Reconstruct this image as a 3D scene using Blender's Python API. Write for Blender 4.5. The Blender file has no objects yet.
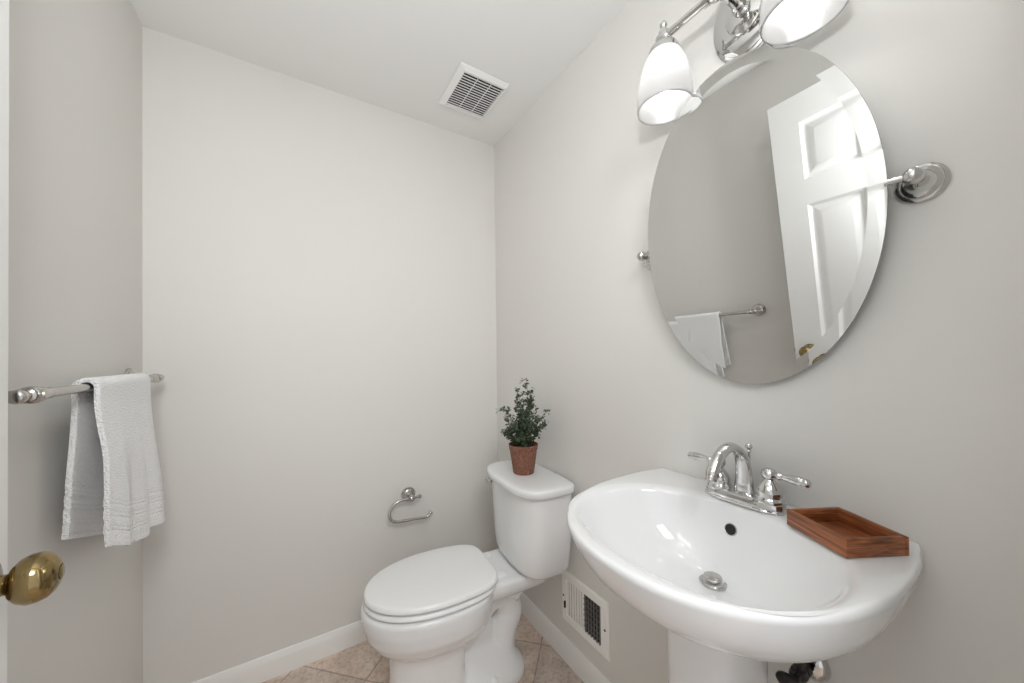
import bpy, bmesh, math, random
from mathutils import Vector, Matrix, Quaternion

sc = bpy.context.scene
COL = sc.collection
random.seed(7)
PI = math.pi

# room measures (metres): right wall plane, back wall plane, left wall plane, ceiling
RX, BY, LX, CZ = 0.9614, 1.7286, -0.4484, 2.44
FY = 0.0                                   # inner face of the front wall (doorway wall)

# ------------------------------------------------------------------ camera
cam_d = bpy.data.cameras.new('camera')
cam = bpy.data.objects.new('camera', cam_d)
COL.objects.link(cam)
cam_d.sensor_fit = 'HORIZONTAL'
cam_d.sensor_width = 36.0
cam_d.lens = 355.7248 * 36.0 / 1024.0
cam_d.shift_y = (352.706 - 341.5) / 1024.0
cam_d.clip_start = 0.01
_F = Vector((0.52329072, 0.85208323, 0.01099973))
_R = Vector((0.85214016, -0.52316432, -0.01249976))
_U = Vector((-0.00489617 * -1, -0.01591432, 0.99986137))
cam.matrix_world = Matrix(((_R.x, _U.x, -_F.x, 0.0), (_R.y, _U.y, -_F.y, 0.0), (_R.z, _U.z, -_F.z, 1.2609), (0, 0, 0, 1)))
sc.camera = cam

# ------------------------------------------------------------------ world, lamps, exposure
world = bpy.data.worlds.new('hall_daylight')
sc.world = world
world.use_nodes = True
bg = world.node_tree.nodes['Background']
bg.inputs['Color'].default_value = (0.93, 0.96, 1.0, 1)
bg.inputs['Strength'].default_value = 0.95
vs = sc.view_settings
sc.display_settings.display_device = 'sRGB'
vs.view_transform = 'Standard'
vs.look = 'None'
vs.gamma = 1.0
vs.use_curve_mapping = False
vs.exposure = 0.0
sc.cycles.use_denoising = True
sc.cycles.max_bounces = 14
sc.cycles.diffuse_bounces = 8
sc.cycles.glossy_bounces = 6
sc.cycles.caustics_reflective = False
sc.cycles.caustics_refractive = False
sc.cycles.sample_clamp_indirect = 6.0

BULB_STRENGTH = 26.0
def area_lamp(name, loc, target, sx, sy, power, color):
    d = bpy.data.lights.new(name, 'AREA')
    d.shape = 'RECTANGLE'; d.size = sx; d.size_y = sy
    d.energy = power; d.color = color
    o = bpy.data.objects.new(name, d); COL.objects.link(o)
    o.location = loc
    o.rotation_euler = (Vector(target) - Vector(loc)).to_track_quat('-Z', 'Y').to_euler()
    return o
# the hall ceiling lamp outside the open doorway
area_lamp('hall_ceiling_lamp', (0.06, -0.62, 2.28), (0.15, 0.9, 1.0), 0.7, 0.45, 18.0, (0.995, 1.0, 0.995))

# the photographer's flash, bounced off the ceiling from the doorway
area_lamp('bounce_flash', (-0.09, -0.04, 1.70), (-0.12, 0.52, 2.44), 0.14, 0.09, 11.6, (0.99, 1.0, 1.0))

# ------------------------------------------------------------------ materials
def new_mat(name):
    m = bpy.data.materials.new(name); m.use_nodes = True
    return m, m.node_tree, m.node_tree.nodes['Principled BSDF']
def simple(name, color, rough=0.5, metal=0.0, coat=0.0, noise=None, bump=None, spec=None):
    m, nt, b = new_mat(name)
    b.inputs['Base Color'].default_value = (*color, 1)
    b.inputs['Roughness'].default_value = rough
    b.inputs['Metallic'].default_value = metal
    b.inputs['Coat Weight'].default_value = coat
    if spec is not None: b.inputs['Specular IOR Level'].default_value = spec
    tc = nt.nodes.new('ShaderNodeTexCoord')
    if noise:
        scale, amt = noise
        n = nt.nodes.new('ShaderNodeTexNoise'); n.inputs['Scale'].default_value = scale; n.inputs['Detail'].default_value = 5
        nt.links.new(tc.outputs['Object'], n.inputs['Vector'])
        r = nt.nodes.new('ShaderNodeValToRGB')
        r.color_ramp.elements[0].position = 0.3; r.color_ramp.elements[1].position = 0.7
        r.color_ramp.elements[0].color = (*[c * (1 - amt) for c in color], 1)
        r.color_ramp.elements[1].color = (*[min(1, c * (1 + amt)) for c in color], 1)
        nt.links.new(n.outputs['Fac'], r.inputs['Fac'])
        nt.links.new(r.outputs['Color'], b.inputs['Base Color'])
    if bump:
        scale, st, dist = bump
        n = nt.nodes.new('ShaderNodeTexNoise'); n.inputs['Scale'].default_value = scale; n.inputs['Detail'].default_value = 4
        nt.links.new(tc.outputs['Object'], n.inputs['Vector'])
        bp = nt.nodes.new('ShaderNodeBump'); bp.inputs['Strength'].default_value = st; bp.inputs['Distance'].default_value = dist
        nt.links.new(n.outputs['Fac'], bp.inputs['Height'])
        nt.links.new(bp.outputs['Normal'], b.inputs['Normal'])
    return m

M = {}
M['wall'] = simple('greige_wall_paint', (0.712, 0.700, 0.674), 0.55, noise=(1.5, 0.012), bump=(160, 0.035, 0.001), spec=0.3)
M['ceiling'] = simple('ceiling_paint', (0.80, 0.80, 0.795), 0.85, bump=(120, 0.1, 0.001), spec=0.2)
M['trim'] = simple('white_trim_paint', (0.84, 0.835, 0.815), 0.32, bump=(60, 0.04, 0.001))
M['door'] = simple('white_door_paint', (0.85, 0.85, 0.84), 0.6, bump=(70, 0.05, 0.001))
M['porcelain'] = simple('white_porcelain', (0.77, 0.775, 0.78), 0.07, coat=0.4)
M['seat'] = simple('white_seat_plastic', (0.82, 0.825, 0.83), 0.2)
M['chrome'] = simple('polished_chrome', (0.64, 0.635, 0.625), 0.05, 1.0)
M['nickel'] = simple('brushed_nickel', (0.53, 0.515, 0.49), 0.2, 1.0)
M['brass'] = simple('aged_brass', (0.29, 0.215, 0.10), 0.11, 1.0, noise=(38, 0.3))
M['darkmetal'] = simple('dark_metal', (0.055, 0.05, 0.048), 0.3, 0.6)
M['black'] = simple('dark_void', (0.012, 0.012, 0.012), 0.8)
M['grille'] = simple('grille_plastic', (0.84, 0.84, 0.83), 0.4)
M['register'] = simple('register_enamel', (0.90, 0.89, 0.86), 0.35)
M['greymetal'] = simple('grey_louver_metal', (0.16, 0.155, 0.15), 0.5)
M['soil'] = simple('potting_soil', (0.03, 0.022, 0.016), 0.95, noise=(120, 0.5), bump=(200, 0.8, 0.004))
M['stem'] = simple('brown_stem', (0.06, 0.07, 0.03), 0.7)
M['rubber'] = simple('caulk_white', (0.7, 0.7, 0.69), 0.6)
M['mirror'] = simple('mirror_silver', (0.88, 0.89, 0.885), 0.0, 1.0)
M['mirror_edge'] = simple('mirror_glass_edge', (0.35, 0.38, 0.37), 0.1, 0.5)
M['hose'] = simple('braided_hose', (0.38, 0.38, 0.37), 0.3, 0.9, bump=(900, 0.6, 0.001))

def terry():
    m, nt, b = new_mat('white_terry_cotton')
    b.inputs['Base Color'].default_value = (0.91, 0.91, 0.915, 1)
    b.inputs['Roughness'].default_value = 0.95
    b.inputs['Sheen Weight'].default_value = 0.3
    tc = nt.nodes.new('ShaderNodeTexCoord')
    n = nt.nodes.new('ShaderNodeTexNoise'); n.inputs['Scale'].default_value = 320; n.inputs['Detail'].default_value = 3
    n2 = nt.nodes.new('ShaderNodeTexVoronoi'); n2.inputs['Scale'].default_value = 260
    mx = nt.nodes.new('ShaderNodeMath'); mx.operation = 'ADD'
    nt.links.new(tc.outputs['Object'], n.inputs['Vector']); nt.links.new(tc.outputs['Object'], n2.inputs['Vector'])
    nt.links.new(n.outputs['Fac'], mx.inputs[0]); nt.links.new(n2.outputs['Distance'], mx.inputs[1])
    bp = nt.nodes.new('ShaderNodeBump'); bp.inputs['Strength'].default_value = 0.8; bp.inputs['Distance'].default_value = 0.004
    nt.links.new(mx.outputs[0], bp.inputs['Height']); nt.links.new(bp.outputs['Normal'], b.inputs['Normal'])
    return m
M['terry'] = terry()

def leaf_mat():
    m, nt, b = new_mat('dark_green_leaf')
    oi = nt.nodes.new('ShaderNodeTexCoord')
    n = nt.nodes.new('ShaderNodeTexNoise'); n.inputs['Scale'].default_value = 45
    nt.links.new(oi.outputs['Object'], n.inputs['Vector'])
    r = nt.nodes.new('ShaderNodeValToRGB')
    e = r.color_ramp.elements
    e[0].position = 0.3; e[0].color = (0.018, 0.034, 0.017, 1)
    e[1].position = 0.75; e[1].color = (0.10, 0.145, 0.08, 1)
    nt.links.new(n.outputs['Fac'], r.inputs['Fac']); nt.links.new(r.outputs['Color'], b.inputs['Base Color'])
    b.inputs['Roughness'].default_value = 0.42
    return m
M['leaf'] = leaf_mat()

def terracotta():
    m, nt, b = new_mat('speckled_terracotta')
    tc = nt.nodes.new('ShaderNodeTexCoord')
    n = nt.nodes.new('ShaderNodeTexNoise'); n.inputs['Scale'].default_value = 190; n.inputs['Detail'].default_value = 6; n.inputs['Roughness'].default_value = 0.75
    nt.links.new(tc.outputs['Object'], n.inputs['Vector'])
    r = nt.nodes.new('ShaderNodeValToRGB'); e = r.color_ramp.elements
    e[0].position = 0.35; e[0].color = (0.10, 0.04, 0.026, 1)
    e[1].position = 0.72; e[1].color = (0.46, 0.27, 0.20, 1)
    k = e.new(0.52); k.color = (0.21, 0.085, 0.052, 1)
    nt.links.new(n.outputs['Fac'], r.inputs['Fac']); nt.links.new(r.outputs['Color'], b.inputs['Base Color'])
    bp = nt.nodes.new('ShaderNodeBump'); bp.inputs['Strength'].default_value = 0.5; bp.inputs['Distance'].default_value = 0.002
    nt.links.new(n.outputs['Fac'], bp.inputs['Height']); nt.links.new(bp.outputs['Normal'], b.inputs['Normal'])
    b.inputs['Roughness'].default_value = 0.85
    return m
M['terracotta'] = terracotta()

def wood():
    m, nt, b = new_mat('acacia_wood')
    tc = nt.nodes.new('ShaderNodeTexCoord')
    mp = nt.nodes.new('ShaderNodeMapping'); mp.inputs['Scale'].default_value = (5, 14, 120)
    nt.links.new(tc.outputs['Object'], mp.inputs['Vector'])
    n = nt.nodes.new('ShaderNodeTexNoise'); n.inputs['Scale'].default_value = 1.6; n.inputs['Detail'].default_value = 6; n.inputs['Distortion'].default_value = 0.6
    nt.links.new(mp.outputs['Vector'], n.inputs['Vector'])
    r = nt.nodes.new('ShaderNodeValToRGB'); e = r.color_ramp.elements
    e[0].position = 0.3; e[0].color = (0.065, 0.02, 0.007, 1)
    e[1].position = 0.75; e[1].color = (0.46, 0.165, 0.058, 1)
    k = e.new(0.5); k.color = (0.23, 0.07, 0.022, 1)
    nt.links.new(n.outputs['Fac'], r.inputs['Fac']); nt.links.new(r.outputs['Color'], b.inputs['Base Color'])
    b.inputs['Roughness'].default_value = 0.42
    return m
M['wood'] = wood()

def tile_floor():
    m, nt, b = new_mat('travertine_tile')
    tc = nt.nodes.new('ShaderNodeTexCoord')
    mp = nt.nodes.new('ShaderNodeMapping')
    # diagonal grid: rotate 45 degrees; a tile corner sits at (0.235, 1.508)
    mp.vector_type = 'POINT'
    mp.inputs['Rotation'].default_value = (0, 0, PI / 4)
    c = (0.235 * math.cos(PI/4) - 1.508 * math.sin(PI/4), 0.235 * math.sin(PI/4) + 1.508 * math.cos(PI/4))
    T = 0.3215
    mp.inputs['Location'].default_value = (-c[0] + 20 * T, -c[1] + 20 * T, 0)
    nt.links.new(tc.outputs['Object'], mp.inputs['Vector'])
    br = nt.nodes.new('ShaderNodeTexBrick')
    br.offset = 0.0; br.squash = 1.0
    br.inputs['Scale'].default_value = 1.0
    br.inputs['Brick Width'].default_value = T; br.inputs['Row Height'].default_value = T
    br.inputs['Mortar Size'].default_value = 0.0032; br.inputs['Mortar Smooth'].default_value = 0.1
    br.inputs['Bias'].default_value = 0.0
    br.inputs['Color1'].default_value = (0.80, 0.80, 0.80, 1); br.inputs['Color2'].default_value = (1.12, 1.05, 1.0, 1)
    br.inputs['Mortar'].default_value = (0.60, 0.56, 0.54, 1)
    nt.links.new(mp.outputs['Vector'], br.inputs['Vector'])
    n = nt.nodes.new('ShaderNodeTexNoise'); n.inputs['Scale'].default_value = 9; n.inputs['Detail'].default_value = 8; n.inputs['Roughness'].default_value = 0.65
    nt.links.new(tc.outputs['Object'], n.inputs['Vector'])
    r = nt.nodes.new('ShaderNodeValToRGB'); e = r.color_ramp.elements
    e[0].position = 0.32; e[0].color = (0.50, 0.415, 0.35, 1)
    e[1].position = 0.70; e[1].color = (0.88, 0.79, 0.72, 1)
    k = e.new(0.52); k.color = (0.70, 0.595, 0.515, 1)
    nt.links.new(n.outputs['Fac'], r.inputs['Fac'])
    n3 = nt.nodes.new('ShaderNodeTexNoise'); n3.inputs['Scale'].default_value = 70; n3.inputs['Detail'].default_value = 4
    nt.links.new(tc.outputs['Object'], n3.inputs['Vector'])
    r3 = nt.nodes.new('ShaderNodeValToRGB'); e3 = r3.color_ramp.elements
    e3[0].position = 0.36; e3[0].color = (0.72, 0.70, 0.70, 1); e3[1].position = 0.5; e3[1].color = (1, 1, 1, 1)
    nt.links.new(n3.outputs['Fac'], r3.inputs['Fac'])
    m1 = nt.nodes.new('ShaderNodeMix'); m1.data_type = 'RGBA'; m1.blend_type = 'MULTIPLY'; m1.inputs['Factor'].default_value = 1.0
    nt.links.new(r.outputs['Color'], m1.inputs[6]); nt.links.new(br.outputs['Color'], m1.inputs[7])
    m2 = nt.nodes.new('ShaderNodeMix'); m2.data_type = 'RGBA'; m2.blend_type = 'MULTIPLY'; m2.inputs['Factor'].default_value = 0.8
    nt.links.new(m1.outputs[2], m2.inputs[6]); nt.links.new(r3.outputs['Color'], m2.inputs[7])
    nt.links.new(m2.outputs[2], b.inputs['Base Color'])
    bp = nt.nodes.new('ShaderNodeBump'); bp.invert = True; bp.inputs['Strength'].default_value = 0.4; bp.inputs['Distance'].default_value = 0.002
    nt.links.new(br.outputs['Fac'], bp.inputs['Height']); nt.links.new(bp.outputs['Normal'], b.inputs['Normal'])
    b.inputs['Roughness'].default_value = 0.4
    return m
M['tile'] = tile_floor()

def frosted():
    m = bpy.data.materials.new('frosted_glass'); m.use_nodes = True
    nt = m.node_tree; nt.nodes.clear()
    out = nt.nodes.new('ShaderNodeOutputMaterial')
    tr = nt.nodes.new('ShaderNodeBsdfTranslucent'); tr.inputs['Color'].default_value = (0.97, 0.97, 0.97, 1)
    df = nt.nodes.new('ShaderNodeBsdfDiffuse'); df.inputs['Color'].default_value = (0.88, 0.88, 0.88, 1)
    gl = nt.nodes.new('ShaderNodeBsdfGlossy'); gl.inputs['Roughness'].default_value = 0.15
    a = nt.nodes.new('ShaderNodeMixShader'); a.inputs['Fac'].default_value = 0.2
    nt.links.new(tr.outputs[0], a.inputs[1]); nt.links.new(df.outputs[0], a.inputs[2])
    f = nt.nodes.new('ShaderNodeFresnel'); f.inputs['IOR'].default_value = 1.35
    c = nt.nodes.new('ShaderNodeMixShader')
    nt.links.new(f.outputs[0], c.inputs['Fac']); nt.links.new(a.outputs[0], c.inputs[1]); nt.links.new(gl.outputs[0], c.inputs[2])
    nt.links.new(c.outputs[0], out.inputs['Surface'])
    return m
M['frosted'] = frosted()
def bulb_mat():
    m, nt, b = new_mat('lit_bulb')
    b.inputs['Base Color'].default_value = (0.9, 0.9, 0.9, 1)
    b.inputs['Emission Color'].default_value = (1.0, 0.98, 0.95, 1)
    b.inputs['Emission Strength'].default_value = BULB_STRENGTH
    return m
M['bulb'] = bulb_mat()

# ------------------------------------------------------------------ mesh helpers
def V(*a): return Vector(a)
def obj(name, bm, mat, parent=None, smooth=True, angle=40, mods=()):
    me = bpy.data.meshes.new(name)
    bmesh.ops.recalc_face_normals(bm, faces=bm.faces[:])
    bm.to_mesh(me); bm.free()
    if mat is not None: me.materials.append(mat)
    o = bpy.data.objects.new(name, me); COL.objects.link(o)
    if smooth:
        me.polygons.foreach_set('use_smooth', [True] * len(me.polygons))
        me.set_sharp_from_angle(angle=math.radians(angle))
    for kind, kw in mods:
        md = o.modifiers.new(kind.lower(), kind)
        for k, v in kw.items(): setattr(md, k, v)
    if parent: o.parent = parent
    return o
def thing(name, label, cat, loc=(0, 0, 0), rot=(0, 0, 0), group=None):
    o = bpy.data.objects.new(name, None); COL.objects.link(o)
    o.empty_display_size = 0.05
    o.location = loc; o.rotation_euler = rot
    o['label'] = label; o['category'] = cat
    if group: o['group'] = group
    return o
def struct(name, bm, mat, label=None, cat=None, parent=None, **kw):
    o = obj(name, bm, mat, parent, **kw)
    if parent is None:
        o['kind'] = 'structure'
        if label: o['label'] = label
        if cat: o['category'] = cat
    return o

def frame(axis):
    a = Vector(axis).normalized()
    h = Vector((0, 0, 1)) if abs(a.z) < 0.9 else Vector((1, 0, 0))
    x = h.cross(a).normalized(); y = a.cross(x)
    return x, y, a
def add_box(bm, x0, x1, y0, y1, z0, z1, mat=None):
    vs_ = [bm.verts.new((x, y, z)) for x in (x0, x1) for y in (y0, y1) for z in (z0, z1)]
    if mat is not None:
        for v in vs_: v.co = mat @ v.co
    for f in ((0, 1, 3, 2), (4, 6, 7, 5), (0, 4, 5, 1), (2, 3, 7, 6), (0, 2, 6, 4), (1, 5, 7, 3)):
        bm.faces.new([vs_[i] for i in f])
    return vs_
def rounded_box(x0, x1, y0, y1, z0, z1, r=0.003, seg=2, mat=None):
    bm = bmesh.new()
    add_box(bm, x0, x1, y0, y1, z0, z1)
    bmesh.ops.bevel(bm, geom=bm.edges[:], offset=r, segments=seg, affect='EDGES', profile=0.5)
    if mat is not None: bmesh.ops.transform(bm, matrix=mat, verts=bm.verts[:])
    return bm
def join(bm, other):
    me = bpy.data.meshes.new('tmp'); other.to_mesh(me); other.free(); bm.from_mesh(me); bpy.data.meshes.remove(me)
    return bm
def loft(bm, rings, cap0=True, cap1=True):
    prev = None; first = None
    for r in rings:
        cur = [bm.verts.new(p) for p in r]
        if prev:
            n = len(cur)
            for i in range(n):
                bm.faces.new((prev[i], prev[(i + 1) % n], cur[(i + 1) % n], cur[i]))
        else: first = cur
        prev = cur
    if cap0: bm.faces.new(list(reversed(first)))
    if cap1: bm.faces.new(prev)
    return bm
def lathe(bm, prof, origin, axis, n=40, sx=1.0, sy=1.0, xdir=None):
    """prof: list of (radius, height along axis); radius 0 closes the end"""
    x, y, a = frame(axis)
    if xdir is not None:
        x = Vector(xdir).normalized(); y = a.cross(x)
    o = Vector(origin)
    prev = None
    for r, h in prof:
        if r < 1e-6: cur = [bm.verts.new(o + a * h)]
        else: cur = [bm.verts.new(o + a * h + x * (r * sx * math.cos(2*PI*i/n)) + y * (r * sy * math.sin(2*PI*i/n))) for i in range(n)]
        if prev:
            if len(prev) == 1 and len(cur) > 1:
                for i in range(n): bm.faces.new((prev[0], cur[i], cur[(i+1) % n]))
            elif len(cur) == 1 and len(prev) > 1:
                for i in range(n): bm.faces.new((prev[i], cur[0], prev[(i+1) % n]))
            elif len(cur) > 1:
                for i in range(n): bm.faces.new((prev[i], prev[(i+1) % n], cur[(i+1) % n], cur[i]))
        prev = cur
    return bm
def tube(bm, pts, rad, n=14, cap=True, wide=None):
    """sweep a circle (or ellipse with factor `wide` along the side axis) along points; rad a number or a list"""
    pts = [Vector(p) for p in pts]
    rs = rad if isinstance(rad, (list, tuple)) else [rad] * len(pts)
    ws = wide if isinstance(wide, (list, tuple)) else [wide or 1.0] * len(pts)
    tang = []
    for i in range(len(pts)):
        a = pts[max(0, i-1)]; b = pts[min(len(pts)-1, i+1)]
        tang.append((b - a).normalized())
    x, y, _ = frame(tang[0])
    rings = []
    for i, p in enumerate(pts):
        if i:
            q = tang[i-1].rotation_difference(tang[i]); x = q @ x; y = q @ y
        rings.append([p + x * (rs[i] * ws[i] * math.cos(2*PI*k/n)) + y * (rs[i] * math.sin(2*PI*k/n)) for k in range(n)])
    return loft(bm, rings, cap, cap)
def bez(ctrl, n=24):
    """Catmull-Rom through control points"""
    P = [Vector(c) for c in ctrl]
    P = [P[0] * 2 - P[1]] + P + [P[-1] * 2 - P[-2]]
    out = []
    for i in range(1, len(P) - 2):
        for k in range(n):
            t = k / n
            a, b, c, d = P[i-1], P[i], P[i+1], P[i+2]
            out.append(0.5 * ((2*b) + (c - a)*t + (2*a - 5*b + 4*c - d)*t*t + (3*b - a - 3*c + d)*t**3))
    out.append(P[-2])
    return out
def lerp(a, b, t): return a + (b - a) * t
def smooth(a, b, x):
    t = max(0.0, min(1.0, (x - a) / (b - a))); return t * t * (3 - 2 * t)
def interp(tab, x):
    for (x0, y0), (x1, y1) in zip(tab, tab[1:]):
        if x <= x1: return lerp(y0, y1, (x - x0) / (x1 - x0)) if x > x0 else y0
    return tab[-1][1]

# ================================================================== SETTING
TH = 0.12
bm = bmesh.new(); add_box(bm, LX - TH, RX + TH, -1.5, BY + TH, -0.1, 0.0)
struct('floor', bm, M['tile'], smooth=False)
bm = bmesh.new(); add_box(bm, LX - TH, RX + TH, FY - TH, BY + TH, CZ, CZ + 0.1)
struct('ceiling', bm, M['ceiling'], smooth=False)
bm = bmesh.new(); add_box(bm, LX - TH, RX + TH, BY, BY + TH, 0, CZ)
struct('wall_back', bm, M['wall'], smooth=False)
bm = bmesh.new(); add_box(bm, RX, RX + TH, FY - TH, BY, 0, CZ)
struct('wall_right', bm, M['wall'], smooth=False)
bm = bmesh.new(); add_box(bm, LX - TH, LX, FY - TH, BY, 0, CZ)
struct('wall_left', bm, M['wall'], smooth=False)
# front wall with the doorway the photograph is taken through
DX0, DX1, DH = -0.262, 0.535, 2.205
bm = bmesh.new()
add_box(bm, LX, DX0 - 0.02, FY - TH, FY, 0, CZ)
add_box(bm, DX1 + 0.02, RX, FY - TH, FY, 0, CZ)
add_box(bm, DX0 - 0.02, DX1 + 0.02, FY - TH, FY, DH + 0.02, CZ)
struct('wall_front', bm, M['wall'], smooth=False)
bm = bmesh.new()
add_box(bm, DX0 - 0.02, DX0, FY - TH - 0.01, FY + 0.002, 0, DH + 0.02)
add_box(bm, DX1, DX1 + 0.02, FY - TH - 0.01, FY + 0.002, 0, DH + 0.02)
add_box(bm, DX0 - 0.02, DX1 + 0.02, FY - TH - 0.01, FY + 0.002, DH, DH + 0.02)
add_box(bm, DX1 + 0.004, DX1 + 0.075, FY, FY + 0.016, 0, DH + 0.075)
add_box(bm, DX0 - 0.075, DX0 - 0.004, FY, FY + 0.016, 0, DH + 0.075)
add_box(bm, DX0 - 0.075, DX1 + 0.075, FY, FY + 0.016, DH + 0.004, DH + 0.075)
struct('trim_1', bm, M['trim'], smooth=False)

# baseboards: moulded profile (out from wall, height)
BB = [(0, 0), (0.013, 0), (0.013, 0.066), (0.0115, 0.071), (0.0105, 0.0745), (0.0085, 0.0795), (0.0075, 0.084), (0.005, 0.0895), (0.002, 0.0916), (0, 0.0916)]
def baseboard(name, a, b, n):
    a, b, n = Vector(a), Vector(b), Vector(n)
    bm = bmesh.new()
    loft(bm, [[p + n * d + Vector((0, 0, z)) for d, z in BB] for p in (a, b)])
    struct(name, bm, M['trim'], smooth=True, angle=30)
baseboard('baseboard_back', (LX, BY, 0), (RX, BY, 0), (0, -1, 0))
baseboard('baseboard_right', (RX, BY - 0.013, 0), (RX, FY, 0), (-1, 0, 0))
baseboard('baseboard_left', (LX, BY - 0.013, 0), (LX, FY, 0), (1, 0, 0))

# ------------------------------------------------------------------ door (open against the left wall)
DA = 0.118                                   # angle of the open leaf
DW, DHT, DT = 0.752, 2.178, 0.037
# local frame: +x along the leaf from the free edge to the hinge, +y out of the room-side face
edge = Vector((-0.3300, 0.7690, 0.0))
dr = Vector((math.sin(DA), -math.cos(DA), 0)); dn = Vector((math.cos(DA), math.sin(DA), 0))
DM = Matrix(((dr.x, dn.x, 0, edge.x), (dr.y, dn.y, 0, edge.y), (0, 0, 1, 0.008), (0, 0, 0, 1)))
def door_mesh():
    bm = bmesh.new()
    st, mu = 0.118, 0.10
    pw = (DW - 2 * st - mu) / 2
    xs = [0, st, st + pw, st + pw + mu, DW - st, DW]
    zs = [0, 0.25, 0.82, 1.03, 1.68, 1.795, 2.05, DHT - 0.008]
    H = DHT - 0.008
    for side in (0, 1):
        y = 0.0 if side == 0 else -DT
        s = -1 if side == 0 else 1           # recess direction
        for i in range(5):
            for j in range(7):
                x0, x1, z0, z1 = xs[i], xs[i+1], zs[j], zs[j+1]
                if i in (1, 3) and j in (1, 3, 5):
                    rings = []
                    for ins, dep in ((0, 0), (0.006, 0.004), (0.012, 0.0095), (0.02, 0.0105), (0.05, 0.002), (0.054, 0.0015)):
                        rings.append([Vector((x0+ins, y + s*dep, z0+ins)), Vector((x1-ins, y + s*dep, z0+ins)), Vector((x1-ins, y + s*dep, z1-ins)), Vector((x0+ins, y + s*dep, z1-ins))])
                    loft(bm, rings, False, True)
                else:
                    bm.faces.new([bm.verts.new(p) for p in ((x0, y, z0), (x1, y, z0), (x1, y, z1), (x0, y, z1))])
    for q in (((0,0,0),(0,-DT,0),(0,-DT,H),(0,0,H)), ((DW,0,0),(DW,-DT,0),(DW,-DT,H),(DW,0,H)),
              ((0,0,H),(DW,0,H),(DW,-DT,H),(0,-DT,H)), ((0,0,0),(DW,0,0),(DW,-DT,0),(0,-DT,0))):
        bm.faces.new([bm.verts.new(p) for p in q])
    bmesh.ops.remove_doubles(bm, verts=bm.verts[:], dist=1e-5)
    return bm
door = obj('door_1', door_mesh(), M['door'], angle=15)
door.matrix_world = DM
door['kind'] = 'structure'
KZ, KB = 0.979, 0.066
def door_knob(sgn, y0):
    bm = bmesh.new()
    o = (KB, y0, KZ)
    lathe(bm, [(0.0001, 0), (0.034, 0), (0.034, 0.003), (0.031, 0.007), (0.022, 0.010), (0.0135, 0.012), (0.0125, 0.015), (0.012, 0.019),
               (0.0135, 0.021), (0.020, 0.0235), (0.0262, 0.029), (0.0298, 0.037), (0.0298, 0.045), (0.0270, 0.0525), (0.0215, 0.058), (0.0145, 0.0613), (0.0105, 0.062),
               (0.0100, 0.0612), (0.0, 0.0612)], o, (0, sgn, 0), 40)
    k = obj('door_knob', bm, M['brass'], door, angle=50)
    k['label'] = 'aged brass door knob with a round button'
    bm = bmesh.new()
    lathe(bm, [(0, 0.0600), (0.0088, 0.0600), (0.0088, 0.0628), (0.0070, 0.0637), (0, 0.0639)], o, (0, sgn, 0), 24)
    obj('lock_button', bm, M['brass'], k)
    return k
door_knob(1, 0.0)
bm = rounded_box(-0.0015, 0.004, -0.031, -0.006, KZ - 0.03, KZ + 0.03, 0.001)
join(bm, rounded_box(-0.009, 0.0, -0.025, -0.012, KZ - 0.009, KZ + 0.009, 0.002))
lp = obj('latch_plate', bm, M['brass'], door)
for hz in (0.25, 1.09, 1.93):
    bm = bmesh.new(); lathe(bm, [(0, -0.045), (0.006, -0.045), (0.006, 0.045), (0, 0.045)], (DW + 0.004, 0.004, hz), (0, 0, 1), 16)
    obj('hinge', bm, M['brass'], door)

# ================================================================== TOILET
TL = thing('toilet', 'white two-piece toilet with closed elongated lid against the back corner', 'toilet',
           (RX - 0.016, 1.268, 0), (0, 0, PI - math.radians(4.5)))
# local frame: +x forward from the wall, +y sideways, z up
def egg(u0, u1, hw, z, uw=None, n_front=2.15, n_back=2.6, N=72, cu=0.0):
    """plan outline: widest at uw, superellipse halves in front and behind"""
    if uw is None: uw = lerp(u0, u1, 0.42)
    out = []
    for i in range(N):
        t = 2 * PI * i / N
        c, s = math.cos(t), math.sin(t)
        n = n_front if c > 0 else n_back
        r = (abs(c) ** n + abs(s) ** n) ** (-1 / n)
        a = (u1 - uw) if c > 0 else (uw - u0)
        out.append(Vector((uw + a * r * c, hw * r * s, z)))
    return out
bm = bmesh.new()
loft(bm, [egg(0.39, 0.685, 0.104, 0.0, n_back=5), egg(0.39, 0.685, 0.104, 0.018, n_back=5), egg(0.40, 0.672, 0.096, 0.045, n_back=6), egg(0.405, 0.662, 0.090, 0.12, n_back=6),
          egg(0.40, 0.664, 0.090, 0.185, n_back=6), egg(0.38, 0.668, 0.097, 0.222, n_back=4.5), egg(0.335, 0.690, 0.124, 0.244, n_back=3), egg(0.305, 0.718, 0.153, 0.270), egg(0.290, 0.742, 0.174, 0.308),
          egg(0.288, 0.754, 0.181, 0.352), egg(0.285, 0.757, 0.183, 0.388), egg(0.29, 0.751, 0.178, 0.400)])
# deck under the tank
def rrect(u0, u1, hw, z, n=4.5, N=72):
    return egg(u0, u1, hw, z, (u0 + u1) / 2, n, n, N)
b2 = bmesh.new()
loft(b2, [rrect(0.08, 0.36, 0.095, 0.335), rrect(0.035, 0.38, 0.112, 0.350), rrect(0.02, 0.38, 0.122, 0.372), rrect(0.02, 0.38, 0.124, 0.398), rrect(0.025, 0.38, 0.119, 0.4075)])
join(bm, b2)
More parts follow.
